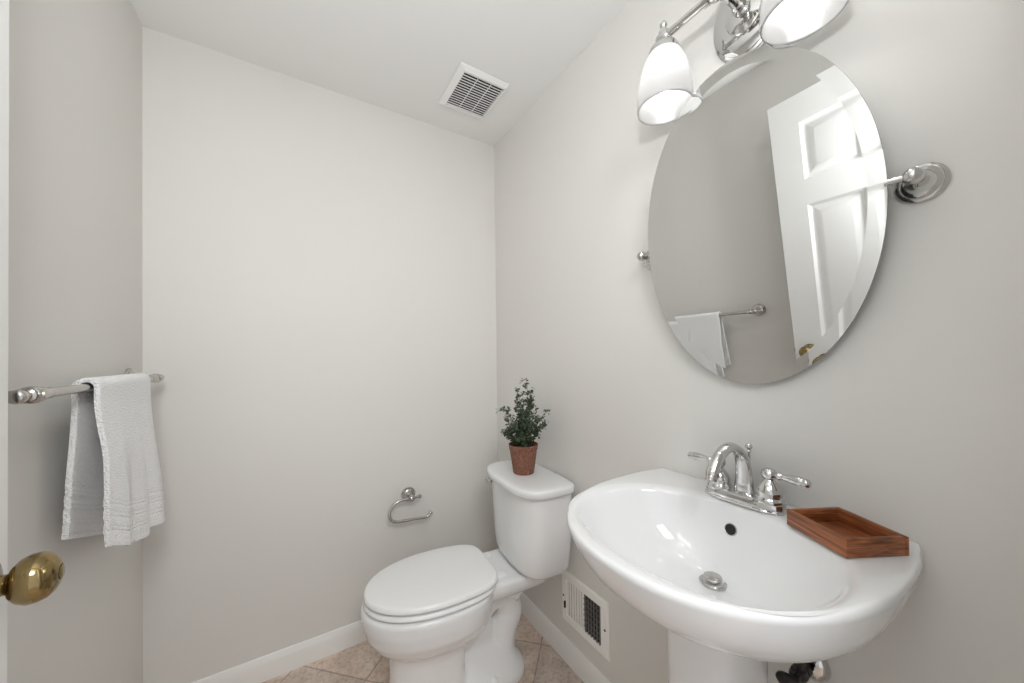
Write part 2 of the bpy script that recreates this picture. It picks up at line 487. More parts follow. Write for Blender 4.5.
# trapway: climbs behind the bowl, over the weir and down to the floor
b2 = bmesh.new()
tube(b2, bez([(0.50, 0, 0.12), (0.42, 0, 0.15), (0.345, 0, 0.235), (0.275, 0, 0.30), (0.215, 0, 0.285), (0.19, 0, 0.225), (0.215, 0, 0.155), (0.225, 0, 0.09), (0.215, 0, 0.02)], 8),
     [0.030 + 0.026 * smooth(0, 18, i) for i in range(65)], 24, wide=1.05)
join(bm, b2)
b2 = bmesh.new()
tube(b2, bez([(0.20, 0, 0.30), (0.15, 0, 0.345), (0.10, 0, 0.37)], 6), 0.05, 20, wide=1.5)
join(bm, b2)
b2 = bmesh.new()
loft(b2, [rrect(0.145, 0.47, 0.118, 0.0, 3.2), rrect(0.145, 0.47, 0.118, 0.030, 3.2), rrect(0.155, 0.465, 0.108, 0.050, 3.2), rrect(0.20, 0.46, 0.072, 0.095, 3), rrect(0.25, 0.46, 0.034, 0.14, 3), rrect(0.28, 0.47, 0.028, 0.26, 3)])
join(bm, b2)
obj('bowl', bm, M['porcelain'], TL, mods=[('REMESH', dict(mode='VOXEL', voxel_size=0.006, use_smooth_shade=True)), ('SMOOTH', dict(factor=0.5, iterations=7))])
for s in (-1, 1):
    bm = bmesh.new()
    lathe(bm, [(0.0165, 0.0), (0.0165, 0.008), (0.015, 0.015), (0.010, 0.0205), (0, 0.0225)], (0.305, s * 0.101, 0.040), (0, s * 0.35, 1), 24)
    obj('bolt_cap', bm, M['seat'], TL)
# seat ring and lid share an outline
def seat_outline(u0, u1, hw, z, ins=0.0, N=96):
    pts = []
    for i in range(N):
        t = 2 * PI * i / N
        c, s = math.cos(t), math.sin(t)
        uw = 0.485
        if c > 0:
            n = 2.1; r = (abs(c)**n + abs(s)**n) ** (-1/n)
            pts.append(Vector((uw + (u1 - ins - uw) * r * c, (hw - ins) * r * s, z)))
        else:
            n = 5.5; r = (abs(c)**n + abs(s)**n) ** (-1/n)
            u = uw + (uw - u0 - ins) * r * c
            f = 1 - 0.16 * max(0.0, min(1.0, (uw - u) / (uw - u0))) ** 1.8
            pts.append(Vector((u, (hw - ins) * r * s * f, z)))
    return pts
def pad(u0, u1, hw, z0, z1, dome=0.0, r=0.008):
    bm = bmesh.new()
    rings = [seat_outline(u0, u1, hw, z0, r * 0.8)]
    for k in range(0, 7):
        a = PI / 2 * k / 6
        rings.append(seat_outline(u0, u1, hw, z0 + 0.3*(z1-z0) + (z1 - z0) * 0.7 * math.sin(a), r * (1 - math.cos(a))))
    for ins, dz in ((0.02, 0.25), (0.045, 0.55), (0.08, 0.8), (0.12, 0.95), (0.15, 1.0)):
        rings.append(seat_outline(u0, u1, hw, z1 + dome * dz, ins))
    loft(bm, rings)
    return bm
obj('seat', pad(0.290, 0.748, 0.178, 0.404, 0.421), M['seat'], TL, angle=60)
lid = obj('lid', pad(0.278, 0.747, 0.177, 0.4245, 0.448, dome=0.006, r=0.011), M['seat'], TL, angle=60)
for s in (-1, 1):
    bm = rounded_box(0.238, 0.286, s * 0.075 - 0.019, s * 0.075 + 0.019, 0.404, 0.421, 0.005, 3)
    obj('seat_hinge', bm, M['seat'], TL)
# tank
def tank_ring(u0, u1, hw, z, nb=7, nf=3.0, N=96):
    uw = lerp(u0, u1, 0.45); out = []
    for i in range(N):
        t = 2 * PI * i / N; c, s = math.cos(t), math.sin(t)
        n = nf if c > 0 else nb
        r = (abs(c)**n + abs(s)**n) ** (-1/n)
        out.append(Vector((uw + ((u1 - uw) if c > 0 else (uw - u0)) * r * c, hw * r * s, z)))
    return out
TKV = 0.016
def tk(rows, nb):
    return [[p + Vector((0, TKV, 0)) for p in tank_ring(u0, u1, hw, z, nb)] for u0, u1, hw, z in rows]
bm = bmesh.new()
loft(bm, tk([(0.030, 0.180, 0.158, 0.414), (0.020, 0.192, 0.170, 0.418), (0.012, 0.201, 0.180, 0.428), (0.006, 0.207, 0.187, 0.45), (0.002, 0.212, 0.194, 0.52),
             (0.000, 0.216, 0.199, 0.62), (0.000, 0.219, 0.203, 0.72), (0.000, 0.219, 0.204, 0.7405)], 7))
tank = obj('tank', bm, M['porcelain'], TL, angle=60)
bm = bmesh.new()
loft(bm, tk([(-0.004, 0.229, 0.212, 0.738), (-0.007, 0.237, 0.219, 0.739), (-0.008, 0.240, 0.2215, 0.742), (-0.008, 0.2405, 0.222, 0.760), (-0.006, 0.2375, 0.2195, 0.7655),
             (-0.001, 0.231, 0.2135, 0.7685), (0.015, 0.21, 0.195, 0.7705), (0.045, 0.17, 0.15, 0.772)], 6))
obj('tank_lid', bm, M['porcelain'], TL, angle=60)
# flush lever on the far side of the tank front
bm = bmesh.new()
lathe(bm, [(0, 0), (0.013, 0), (0.013, 0.004), (0.009, 0.008), (0.008, 0.014), (0, 0.014)], (0.188, -0.128, 0.704), (1, -0.25, 0), 24)
tube(bm, [(0.203, -0.132, 0.704), (0.206, -0.148, 0.702), (0.203, -0.166, 0.699), (0.198, -0.178, 0.697)], [0.006, 0.0065, 0.007, 0.006], 14)
lathe(bm, [(0, -0.012), (0.009, -0.010), (0.014, -0.003), (0.014, 0.004), (0.009, 0.011), (0, 0.013)], (0.198, -0.182, 0.697), (0.5, -1, 0), 20)
obj('flush_lever', bm, M['chrome'], TL)

# ================================================================== PEDESTAL SINK
SY = 0.4285
SK = thing('pedestal_sink', 'white pedestal sink with wide oval basin mounted on the right wall', 'sink', (RX - 0.002, SY, 0), (0, 0, PI))
# local frame: +x out from the wall (d), +y = towards -Y of the room (s), z up
ZR = 0.915
poly = [(0, 0.262), (0.012, 0.266), (0.04, 0.270), (0.08, 0.2775), (0.13, 0.281)]
for k in range(0, 25):
    t = PI / 2 * k / 24
    n = 2.25
    c, s = math.cos(t), math.sin(t)
    poly.append((0.17 + 0.343 * s ** (2 / n), 0.281 * c ** (2 / n)))
OUT = poly + [(d, -s) for d, s in reversed(poly[:-1])]
SC = (0.27, 0.0)
def ray_out(ang):
    dx, dy = math.cos(ang), math.sin(ang)
    best = None
    L = OUT + [OUT[0]]
    for (ax, ay), (bx, by) in zip(L, L[1:]):
        ex, ey = bx - ax, by - ay
        den = dx * ey - dy * ex
        if abs(den) < 1e-12: continue
        t = ((ax - SC[0]) * ey - (ay - SC[1]) * ex) / den
        u = ((ax - SC[0]) * dy - (ay - SC[1]) * dx) / den
        if t > 0 and -1e-9 <= u <= 1 + 1e-9 and (best is None or t > best): best = t
    return best
angs = sorted([2 * PI * i / 128 for i in range(128)] + [math.atan2(0.262, -0.27) % (2*PI), math.atan2(-0.262, -0.27) % (2*PI)])
oR = [ray_out(a) for a in angs]
BC = (0.287, 0.0); BA, BB_, BN = 0.186, 0.234, 2.25
def ring_out(k, z, c=(0.20, 0.0), dmin=0.0):
    out = []
    for a, r in zip(angs, oR):
        x = SC[0] + r * math.cos(a); y = SC[1] + r * math.sin(a)
        out.append(Vector((max(dmin, c[0] + (x - c[0]) * k), c[1] + (y - c[1]) * k, z)))
    return out
def ring_in(k, z, grow=0.0):
    DRc = (0.185, 0.0)
    out = []
    for a, r in zip(angs, oR):
        # direction to the matching outer point keeps the quads even
        x = SC[0] + r * math.cos(a) - BC[0]; y = SC[1] + r * math.sin(a)
        t = math.atan2(y / BB_, x / BA)
        c, s = math.cos(t), math.sin(t)
        q = (abs(c) ** BN + abs(s) ** BN) ** (-1 / BN)
        px, py = (BA + grow) * q * c, (BB_ + grow) * q * s
        cx = lerp(BC[0], DRc[0], (1 - k) ** 1.15)
        out.append(Vector((cx + px * k, py * k, z)))
    return out
bm = bmesh.new()
BCN = (0.10, 0.0)
BCN = (0.10, 0.03)
rings = [ring_out(k, z, BCN) for k, z in ((0.36, 0.7465), (0.46, 0.7545), (0.57, 0.767), (0.68, 0.7815), (0.78, 0.7985), (0.86, 0.818), (0.912, 0.838), (0.945, 0.858), (0.968, 0.876),
         (0.985, 0.891), (0.9955, 0.9015), (0.9995, 0.9055))]
rings += [ring_out(1.0, 0.9095), ring_out(0.9965, 0.9135), ring_out(0.990, 0.9160), ring_out(0.980, 0.9170), ring_out(0.970, 0.9172)]
bowl = [ring_in(1.0, 0.9171, 0.020), ring_in(1.0, 0.9163, 0.014), ring_in(1.0, 0.9148, 0.009), ring_in(1.0, 0.9125, 0.0045), ring_in(1.0, 0.9095, 0.0005), ring_in(0.985, 0.9045), ring_in(0.968, 0.8980), ring_in(0.945, 0.8890), ring_in(0.90, 0.873), ring_in(0.84, 0.850), ring_in(0.75, 0.825), ring_in(0.63, 0.802),
        ring_in(0.50, 0.785), ring_in(0.36, 0.7735), ring_in(0.22, 0.767), ring_in(0.12, 0.7645), ring_in(0.085, 0.7625)]
loft(bm, rings + bowl, True, True)
basin = obj('basin', bm, M['porcelain'], SK, angle=80)
# pedestal
def ped_ring(d0, d1, hw, z, N=64):
    out = []
    for i in range(N):
        t = 2 * PI * i / N; c, s = math.cos(t), math.sin(t)
        n = 2.6 if c > 0 else 5.5
        r = (abs(c)**n + abs(s)**n) ** (-1/n)
        uw = lerp(d0, d1, 0.42)
        out.append(Vector((uw + ((d1 - uw) if c > 0 else (uw - d0)) * r * c, hw * r * s, z)))
    return out
bm = bmesh.new()
loft(bm, [ped_ring(0.10, 0.325, 0.118, 0.0), ped_ring(0.10, 0.325, 0.118, 0.03), ped_ring(0.11, 0.312, 0.104, 0.06), ped_ring(0.13, 0.297, 0.090, 0.15), ped_ring(0.138, 0.290, 0.084, 0.35),
          ped_ring(0.14, 0.290, 0.083, 0.52), ped_ring(0.138, 0.292, 0.084, 0.65), ped_ring(0.13, 0.30, 0.088, 0.757)])
obj('pedestal', bm, M['porcelain'], SK, angle=60)
# pop-up drain and overflow hole
bm = bmesh.new()
lathe(bm, [(0.027, -0.004), (0.027, 0.0025), (0.0245, 0.004), (0.020, 0.001), (0.019, -0.003)], (0.185, -0.010, 0.7645), (0, 0, 1), 32)
dring = obj('drain_flange', bm, M['nickel'], SK)
bm = bmesh.new()
lathe(bm, [(0.006, -0.004), (0.006, 0.008), (0.0165, 0.009), (0.0185, 0.0115), (0.0175, 0.014), (0.009, 0.0165), (0, 0.017)], (0.185, -0.010, 0.7645), (0.05, 0, 1), 32)
obj('drain_stopper', bm, M['nickel'], dring)
OV = Vector((0.1155, -0.006, 0.8625)); on = Vector((0.94, 0, 0.34))
bm = bmesh.new()
lathe(bm, [(0.0135, -0.006), (0.0135, 0.0012), (0.0128, 0.0022), (0.0117, 0.0018), (0.0112, -0.001)], OV, on, 32)
ring = obj('overflow_ring', bm, M['nickel'], SK)
bm = bmesh.new()
lathe(bm, [(0, 0.0012), (0.0114, 0.0012), (0.0114, -0.004), (0, -0.004)], OV, on, 32)
obj('overflow_hole', bm, M['black'], ring)

# ================================================================== FAUCET
FZ = 0.9172
FC = thing('faucet', 'chrome two-handle arched faucet on the sink deck', 'faucet', (RX - 0.070, 0.430, FZ), (0, 0, PI))
def stad(hl, hw, z, n=3.2, N=64):
    out = []
    for i in range(N):
        t = 2 * PI * i / N; c, s = math.cos(t), math.sin(t)
        r = (abs(c)**n + abs(s)**n) ** (-1/n)
        out.append(Vector((hw * r * c, hl * r * s, z)))
    return out
bm = bmesh.new()
loft(bm, [stad(0.085, 0.031, 0.0), stad(0.085, 0.031, 0.0035), stad(0.0828, 0.0288, 0.005), stad(0.0822, 0.0282, 0.0175), stad(0.0800, 0.0260, 0.0205), stad(0.077, 0.023, 0.0222), stad(0.06, 0.012, 0.0228)])
obj('base_plate', bm, M['chrome'], FC, angle=35)
# spout: a flattened column that arches forward and down
path = bez([(-0.004, 0, 0.02), (-0.006, 0, 0.055), (0.002, 0, 0.098), (0.026, 0, 0.124), (0.060, 0, 0.134), (0.097, 0, 0.121), (0.121, 0, 0.096), (0.128, 0, 0.083)], 8)
n_ = len(path) - 1
rad = [interp([(0, 0.0125), (0.3, 0.0112), (0.55, 0.0105), (0.8, 0.0118), (0.93, 0.0128), (1, 0.0125)], i / n_) for i in range(n_ + 1)]
wid = [interp([(0, 1.75), (0.25, 1.45), (0.5, 1.15), (0.75, 1.08), (1, 1.02)], i / n_) for i in range(n_ + 1)]
bm = bmesh.new(); tube(bm, path, rad, 28, wide=wid)
# which frame axis is the side axis: frame() gives x = side for a vertical start (checked: y axis of the room)
spout = obj('spout', bm, M['chrome'], FC, angle=50)
e0 = path[-1]; ed = (path[-1] - path[-3]).normalized()
bm = bmesh.new()
lathe(bm, [(0.0118, -0.002), (0.0120, 0.004), (0.0108, 0.005), (0.0108, 0.011), (0.009, 0.012), (0, 0.0105)], e0, ed, 28)
obj('aerator', bm, M['nickel'], spout)
for s in (-1, 1):
    bm = bmesh.new()
    lathe(bm, [(0.027, 0.018), (0.0272, 0.026), (0.0245, 0.029), (0.0235, 0.031), (0.0245, 0.034), (0.0242, 0.042), (0.0215, 0.050), (0.016, 0.0585), (0.0115, 0.064), (0.010, 0.067), (0.0118, 0.069), (0.0145, 0.0735),
               (0.0155, 0.079), (0.0145, 0.0845), (0.0105, 0.089), (0.006, 0.091), (0, 0.0915)], (0, s * 0.0545, 0), (0, 0, 1), 36)
    h = obj('handle', bm, M['chrome'], FC, angle=50)
    bm = bmesh.new()
    d = Vector((0.10 if s > 0 else 0.05, s, 0.0)).normalized()
    lathe(bm, [(0.007, 0.010), (0.0065, 0.017), (0.0085, 0.019), (0.0085, 0.0215), (0.0062, 0.024), (0.0066, 0.029), (0.0085, 0.040), (0.0100, 0.052), (0.0104, 0.060), (0.0092, 0.064), (0.0086, 0.066), (0.0093, 0.068),
               (0.0088, 0.073), (0.0055, 0.076), (0, 0.0765)], (0, s * 0.0545, 0.079), d, 24)
    obj('lever', bm, M['chrome'], h, angle=50)
bm = bmesh.new()
lathe(bm, [(0.003, 0.018), (0.003, 0.108), (0.0045, 0.110), (0.0045, 0.113), (0.003, 0.115), (0.0075, 0.120), (0.008, 0.124), (0.0055, 0.129), (0, 0.130)], (-0.030, 0, 0), (0, 0, 1), 20)
obj('lift_rod', bm, M['chrome'], FC, angle=50)

# ================================================================== WOODEN TRAY
a_ = math.atan2(-0.107, -0.058)                # direction of the long front side
TR = thing('wooden_tray', 'open rectangular reddish brown wooden tray on the sink deck beside the faucet', 'tray',
           (0.8605, 0.2450, 0.9178), (0, 0, a_))
L_, W_, H_, t_ = 0.122, 0.111, 0.0315, 0.0075
for name, args in (('base', (-L_/2 + t_, L_/2 - t_, -W_/2 + t_, W_/2 - t_, 0.0008, 0.006)),):
    obj(name, rounded_box(*args, 0.0006), M['wood'], TR, angle=30)
for y in (-1, 1):
    y0, y1 = sorted((y * W_/2, y * (W_/2 - t_)))
    bm = rounded_box(-L_/2, L_/2, y0, y1, 0, H_, 0.0012)
    obj('long_side', bm, M['wood'], TR, angle=30)
for x in (-1, 1):
    x0, x1 = sorted((x * (L_/2 - 0.0001), x * (L_/2 - t_)))
    bm = rounded_box(x0, x1, -W_/2 + t_, W_/2 - t_, 0, H_, 0.0012)
    obj('short_side', bm, M['wood'], TR, angle=30)

# ================================================================== POTTED PLANT
PX, PY, PZ = 0.8255, 1.262, 0.7722
PL = thing('potted_plant', 'small bushy green plant in a speckled terracotta pot on the toilet tank', 'plant', (PX, PY, PZ))
bm = bmesh.new()
lathe(bm, [(0, 0), (0.042, 0), (0.044, 0.002), (0.0575, 0.096), (0.0586, 0.0985), (0.0600, 0.100), (0.0618, 0.118), (0.0612, 0.1205), (0.0585, 0.1205), (0.0555, 0.110), (0.0545, 0.102), (0, 0.10)], (0, 0, 0), (0, 0, 1), 40)
obj('pot', bm, M['terracotta'], PL, angle=35)
bm = bmesh.new()
lathe(bm, [(0.055, 0.104), (0.055, 0.107), (0.03, 0.111), (0, 0.112)], (0, 0, 0), (0, 0, 1), 32)
obj('soil', bm, M['soil'], PL)
stems = bmesh.new(); leaves = bmesh.new()
rng = random.Random(11)
def leaf(bm, p, d, up, L, W):
    d = d.normalized(); s = d.cross(up)
    if s.length < 1e-3: s = d.cross(Vector((1, 0, 0)))
    s.normalize(); n = s.cross(d)
    pr = [(0, 0.0), (0.25, 0.75), (0.5, 1.0), (0.78, 0.75), (1.0, 0.0)]
    mid = [bm.verts.new(p + d * (L * t) + n * (0.10 * L * math.sin(PI * t) - 0.12 * L * t)) for t, w in pr]
    l = [bm.verts.new(mid[i].co + s * (W/2 * pr[i][1]) + n * (0.12 * W)) for i in (1, 2, 3)]
    r = [bm.verts.new(mid[i].co - s * (W/2 * pr[i][1]) + n * (0.12 * W)) for i in (1, 2, 3)]
    for S in (l, r):
        bm.faces.new((mid[0], mid[1], S[0])); bm.faces.new((mid[1], mid[2], S[1], S[0])); bm.faces.new((mid[2], mid[3], S[2], S[1])); bm.faces.new((mid[3], mid[4], S[2]))
def rv(r=1.0): return Vector((rng.gauss(0, 1), rng.gauss(0, 1), rng.gauss(0, 1))).normalized() * r
def twig(base, tip, r0, side, nl):
    mid = (base + tip) / 2 + rv((tip - base).length * 0.09)
    pts = bez([base, mid, tip], 5)
    tube(stems, pts, [lerp(r0, r0 * 0.35, i / (len(pts) - 1)) for i in range(len(pts))], 5)
    for k in range(nl):
        t = 0.22 + 0.78 * (k + rng.random()) / nl
        p = pts[min(len(pts) - 1, int(t * (len(pts) - 1)))]
        d = ((tip - base).normalized() * 0.4 + rv(1.0) + Vector((0, 0, 0.25)))
        q = p + rv(0.007)
        leaf(leaves, q, d, Vector((0, 0, 1)) + rv(0.5), rng.uniform(0.010, 0.0155), rng.uniform(0.0075, 0.011))
    return pts
# main shoots (offset of tip from the soil centre): a tall leading one, a fuller right side
shoots = [(0.010, -0.005, 0.268), (-0.012, 0.018, 0.225), (0.02, -0.025, 0.195), (-0.02, -0.05, 0.185), (0.01, -0.080, 0.140), (-0.03, -0.065, 0.120), (0.03, 0.045, 0.185), (0.0, 0.044, 0.145),
          (-0.03, 0.072, 0.045), (0.02, 0.066, 0.085), (-0.055, 0.015, 0.120), (-0.06, -0.025, 0.095), (0.05, 0.0, 0.13), (0.045, -0.045, 0.10), (-0.04, 0.04, 0.14), (0.0, -0.035, 0.16), (-0.02, 0.0, 0.18), (0.03, 0.02, 0.15),
          (-0.03, 0.035, 0.055), (-0.035, -0.05, 0.06), (0.0, -0.068, 0.08), (-0.052, 0.0, 0.06), (0.0, 0.055, 0.07)]
for sx, sy, sz in shoots:
    base = Vector((rng.uniform(-0.025, 0.025), rng.uniform(-0.025, 0.025), 0.108))
    tip = Vector((sx * 1.45, sy * (1.2 if sy > 0 and sz > 0.09 else 1.6), 0.108 + sz * 1.08))
    pts = twig(base, tip, 0.0022, True, 18 + int(sz * 85))
    for k in range(5 + int(sz * 26)):
        b = pts[rng.randrange(3, len(pts))]
        tw = b + (rv(1.0) + Vector((0, 0, 0.4))).normalized() * rng.uniform(0.018, 0.038)
        twig(b, tw, 0.0011, True, 8)
obj('stems', stems, M['stem'], PL)
lf = obj('foliage', leaves, M['leaf'], PL, angle=80)

# ================================================================== TOILET PAPER HOLDER
TP = thing('toilet_paper_holder', 'empty brushed nickel hook toilet paper holder on the back wall', 'toilet paper holder', (0.466, BY, 0.607))
def rosette_prof(r): return [(0, 0), (r, 0), (r, 0.004), (r * 0.93, 0.007), (r * 0.80, 0.0075), (r * 0.78, 0.010), (r * 0.68, 0.013), (r * 0.52, 0.0145), (r * 0.45, 0.018), (r * 0.36, 0.022), (r * 0.30, 0.028)]
bm = bmesh.new()
lathe(bm, rosette_prof(0.034) + [(0, 0.028)], (0, 0, 0), (0, -1, 0), 36)
obj('rosette', bm, M['nickel'], TP)
bm = bmesh.new()
lathe(bm, [(0.0105, 0.022), (0.0085, 0.035), (0.0085, 0.043), (0.0125, 0.047), (0.0150, 0.054), (0.0150, 0.062), (0.0125, 0.070), (0.007, 0.074), (0, 0.075)], (0, 0, 0), (0, -1, 0), 28)
obj('post', bm, M['nickel'], TP)
bm = bmesh.new()
yo = -0.058
lathe(bm, [(0, -0.002), (0.007, 0), (0.0095, 0.005), (0.0095, 0.010), (0.006, 0.014), (0.0065, 0.018)], (0.046, yo, 0.000), (-1, 0, 0), 20)
arm = [(0.036, 0.0), (0.0, 0.0), (-0.05, -0.002), (-0.078, -0.011), (-0.096, -0.033), (-0.101, -0.054), (-0.095, -0.077), (-0.077, -0.092), (-0.05, -0.0965), (0.02, -0.1015),
       (0.062, -0.1045), (0.078, -0.1005), (0.090, -0.0900)]
tube(bm, bez([(x, yo, z) for x, z in arm], 7), 0.0066, 16)
lathe(bm, [(0.0066, -0.004), (0.009, -0.002), (0.009, 0.004), (0.006, 0.008), (0, 0.009)], (0.0908, yo, -0.0892), (0.75, 0, 0.66), 20)
obj('hook_arm', bm, M['nickel'], TP)

# ================================================================== TOWEL BAR + TOWEL
BX, BZ, Y0, Y1 = -0.385, 1.205, 0.957, 1.602
TB = thing('towel_bar', 'brushed nickel towel bar with turned posts on the left wall', 'towel bar', (LX, (Y0 + Y1) / 2, BZ))
ym = (Y0 + Y1) / 2
bx = BX - LX
bm = bmesh.new()
lathe(bm, [(0, 0), (0.0088, 0), (0.0088, Y1 - Y0), (0, Y1 - Y0)], (bx, Y0 - ym, 0), (0, 1, 0), 28)
obj('bar', bm, M['nickel'], TB)
for yy, s in ((Y0, -1), (Y1, 1)):
    bm = bmesh.new()
    lathe(bm, rosette_prof(0.034) + [(0.009, 0.036), (0.0085, 0.044), (0.010, 0.047), (0.0140, 0.055), (0.0152, 0.063), (0.0140, 0.071), (0.010, 0.077), (0.0075, 0.078), (0.0065, 0.0805), (0, 0.081)], (0, yy - ym, 0), (1, 0, 0), 36)
    post = obj('post', bm, M['nickel'], TB)
    bm = bmesh.new()
    lathe(bm, [(0.0092, -0.052), (0.0102, -0.047), (0.0095, -0.043), (0.0110, -0.032), (0.0130, -0.022), (0.0130, -0.015), (0.0112, -0.013), (0.0140, -0.004), (0.0140, 0.005), (0.0115, 0.012), (0.0125, 0.015), (0.0125, 0.018), (0.0090, 0.020), (0.0088, 0.031),
               (0.0110, 0.033), (0.0120, 0.037), (0.0115, 0.042), (0.0085, 0.0455), (0, 0.047)], (bx, yy - ym, 0), (0, s, 0), 32)
    obj('finial', bm, M['nickel'], post)

TW = thing('hand_towel', 'folded white terry hand towel hanging over the nickel towel bar', 'towel', (BX, 1.31, BZ))
def towel_mesh():
    bm = bmesh.new()
    NT, NF, NA, NB = 64, 190, 14, 150
    R = 0.0165
    grid = []
    for j in range(NF + NA + NB + 1):
        row = []
        for i in range(NT + 1):
            t = i / NT
            lf = lerp(0.352, 0.432, t)               # front drop
            lf += 0.018 * (1 - smooth(0.56, 0.66, t)) * smooth(0.0, 0.25, t)
            lb = lerp(0.318, 0.44, t)
            if j <= NF:                               # front: bottom -> top
                v = 1 - j / NF; z = -v * lf; side = 1
                drop = v * lf; total = lf
            elif j < NF + NA:
                a = PI * (j - NF) / NA
                v = 0; side = 0
            else:
                v = (j - NF - NA) / NB; z = -v * lb; side = -1
                drop = v * lb; total = lb
            near, far = -0.165, 0.160
            y = lerp(near, far, t)
            if side == 0:
                x = R * math.cos(a); z = R * math.sin(a)
            else:
                x = R * side
                k = smooth(0.05, 1.0, v)
                if side == 1:
                    x += 0.004 * k + 0.024 * t * k + 0.006 * k * math.sin(2 * PI * (t * 1.35 + 0.1)) + 0.0035 * k * math.sin(2*PI*(t*3.1 + 0.4 + 0.3*v))
                    # the near half is a layer folded over the far half
                    x += 0.012 * (1 - smooth(0.60, 0.66, t + 0.05 * (1 - v))) * smooth(0.08, 0.5, v)
                    y += lerp(-0.004, 0.022, t) * k
                else:
                    x += -0.014 * k + 0.005 * k * math.sin(2 * PI * (t * 1.2 + 0.35))
                    x = max(x, -(BX - LX) + 0.010)
                    y += lerp(-0.008, 0.02, t) * k
                # woven bands near the hem
                h = total - drop
                band = 0.0
                for c in (0.034, 0.066, 0.094):
                    band += math.exp(-((h - c) / 0.0030) ** 2) + 0.7 * math.exp(-((h - c - 0.009) / 0.0030) ** 2)
                x -= side * 0.0020 * band
                if h < 0.012: x += side * 0.0012
            row.append(bm.verts.new((x, y, z)))
        grid.append(row)
    for j in range(len(grid) - 1):
        for i in range(NT):
            bm.faces.new((grid[j][i], grid[j][i+1], grid[j+1][i+1], grid[j+1][i]))
    return bm
obj('cloth', towel_mesh(), M['terry'], TW, angle=180, mods=[('SOLIDIFY', dict(thickness=0.0095, offset=0.0)), ('BEVEL', dict(width=0.0025, segments=2, limit_method='ANGLE'))])

# ================================================================== PIVOT MIRROR
MT, MP_ = 0.1124, -0.014
MC = Vector((0.9024, 0.4335, 1.562)); MA, MB = 0.2475, 0.377
MR = thing('pivot_mirror', 'frameless oval wall mirror tilted on chrome pivot brackets above the sink', 'mirror', (RX, MC.y, MC.z))
mn = Vector((-math.cos(MT) * math.cos(MP_), math.cos(MT) * math.sin(MP_), -math.sin(MT)))
ms = Vector((0, 1, 0)); ms = (ms - mn * ms.dot(mn)).normalized(); mu_ = ms.cross(mn); 
if mu_.z < 0: mu_ = -mu_
def oval(ins, out, N=128):
    c = MC - Vector((RX, MC.y, MC.z))
    return [c + ms * ((MA - ins) * math.cos(2*PI*i/N)) + mu_ * ((MB - ins) * math.sin(2*PI*i/N)) + mn * out for i in range(N)]
bm = bmesh.new()
bv = 0.026
inner = [bm.verts.new(p) for p in oval(bv, 0.0)]
bm.faces.new(inner)
glass = obj('mirror_glass', bm, M['mirror'], MR, smooth=False)
bm = bmesh.new()
loft(bm, [oval(bv, 0.0), oval(0.0, 0.00075)], False, False)
obj('bevel', bm, M['mirror'], glass, smooth=True)
bm = bmesh.new()
loft(bm, [oval(0.0, 0.00075), oval(-0.0004, -0.001), oval(0.0, -0.005), oval(0.03, -0.006)], False, True)
obj('backing', bm, M['mirror_edge'], MR)
for s in (-1, 1):
    yb = s * 0.279
    bm = bmesh.new()
    lathe(bm, [(0, 0), (0.0345, 0), (0.0345, 0.0035), (0.0325, 0.006), (0.0285, 0.007), (0.0275, 0.0095), (0.024, 0.0125), (0.0205, 0.014), (0.0185, 0.018), (0.0165, 0.024), (0.0125, 0.029), (0.0095, 0.033), (0, 0.033)], (0, yb, 0), (-1, 0, 0), 44)
    br = obj('pivot_bracket', bm, M['chrome'], MR)
    bm = bmesh.new()
    lathe(bm, [(0.0085, 0.030), (0.0085, 0.040), (0.0115, 0.044), (0.0135, 0.050), (0.0140, 0.056), (0.0125, 0.063), (0.009, 0.068), (0.0045, 0.0705), (0, 0.071)], (0, yb, 0), (-1, 0, 0), 32)
    lathe(bm, [(0.0055, 0.0), (0.0055, 0.034), (0, 0.034)], (-0.059, yb, 0), (0, -s, 0), 20)
    obj('pivot_knob', bm, M['chrome'], br)

# ================================================================== VANITY LIGHT
VX, VY, VZ = 0.840, 0.430, 2.100
VL = thing('vanity_light', 'chrome two-lamp wall light with frosted bell shades above the mirror', 'light', (RX, VY, VZ))
vx = VX - RX
bm = bmesh.new()
lathe(bm, [(0, 0), (0.082, 0), (0.082, 0.006), (0.079, 0.0085), (0.079, 0.0115), (0.075, 0.014), (0.075, 0.017), (0.068, 0.0205), (0.05, 0.0235), (0.043, 0.0245), (0.041, 0.0275), (0.030, 0.031), (0.022, 0.033), (0, 0.033)],
      (0, 0, 0), (-1, 0, 0), 64, sx=1.0, sy=1.36, xdir=(0, 1, 0))
obj('backplate', bm, M['chrome'], VL, angle=35)
bm = bmesh.new()
lathe(bm, [(0.020, 0.030), (0.020, 0.036), (0.0145, 0.040), (0.0145, 0.046), (0.017, 0.048), (0.017, 0.054), (0.0135, 0.058), (0.0135, 0.092), (0.0165, 0.095), (0.0165, 0.102), (0.0135, 0.104), (0.0135, 0.121)], (0, 0, 0), (-1, 0, 0), 32)
lathe(bm, [(0, -0.026), (0.014, -0.026), (0.0165, -0.022), (0.0175, -0.014), (0.0175, 0.014), (0.0165, 0.022), (0.014, 0.026), (0, 0.026)], (vx, 0, 0), (0, 1, 0), 32)
lathe(bm, [(0.0145, 0.008), (0.0145, 0.018), (0.006, 0.021), (0.006, 0.024), (0.008, 0.028), (0.006, 0.033), (0, 0.034)], (vx, 0, 0), (0, 0, 1), 24)
obj('stem', bm, M['chrome'], VL, angle=35)
bm = bmesh.new()
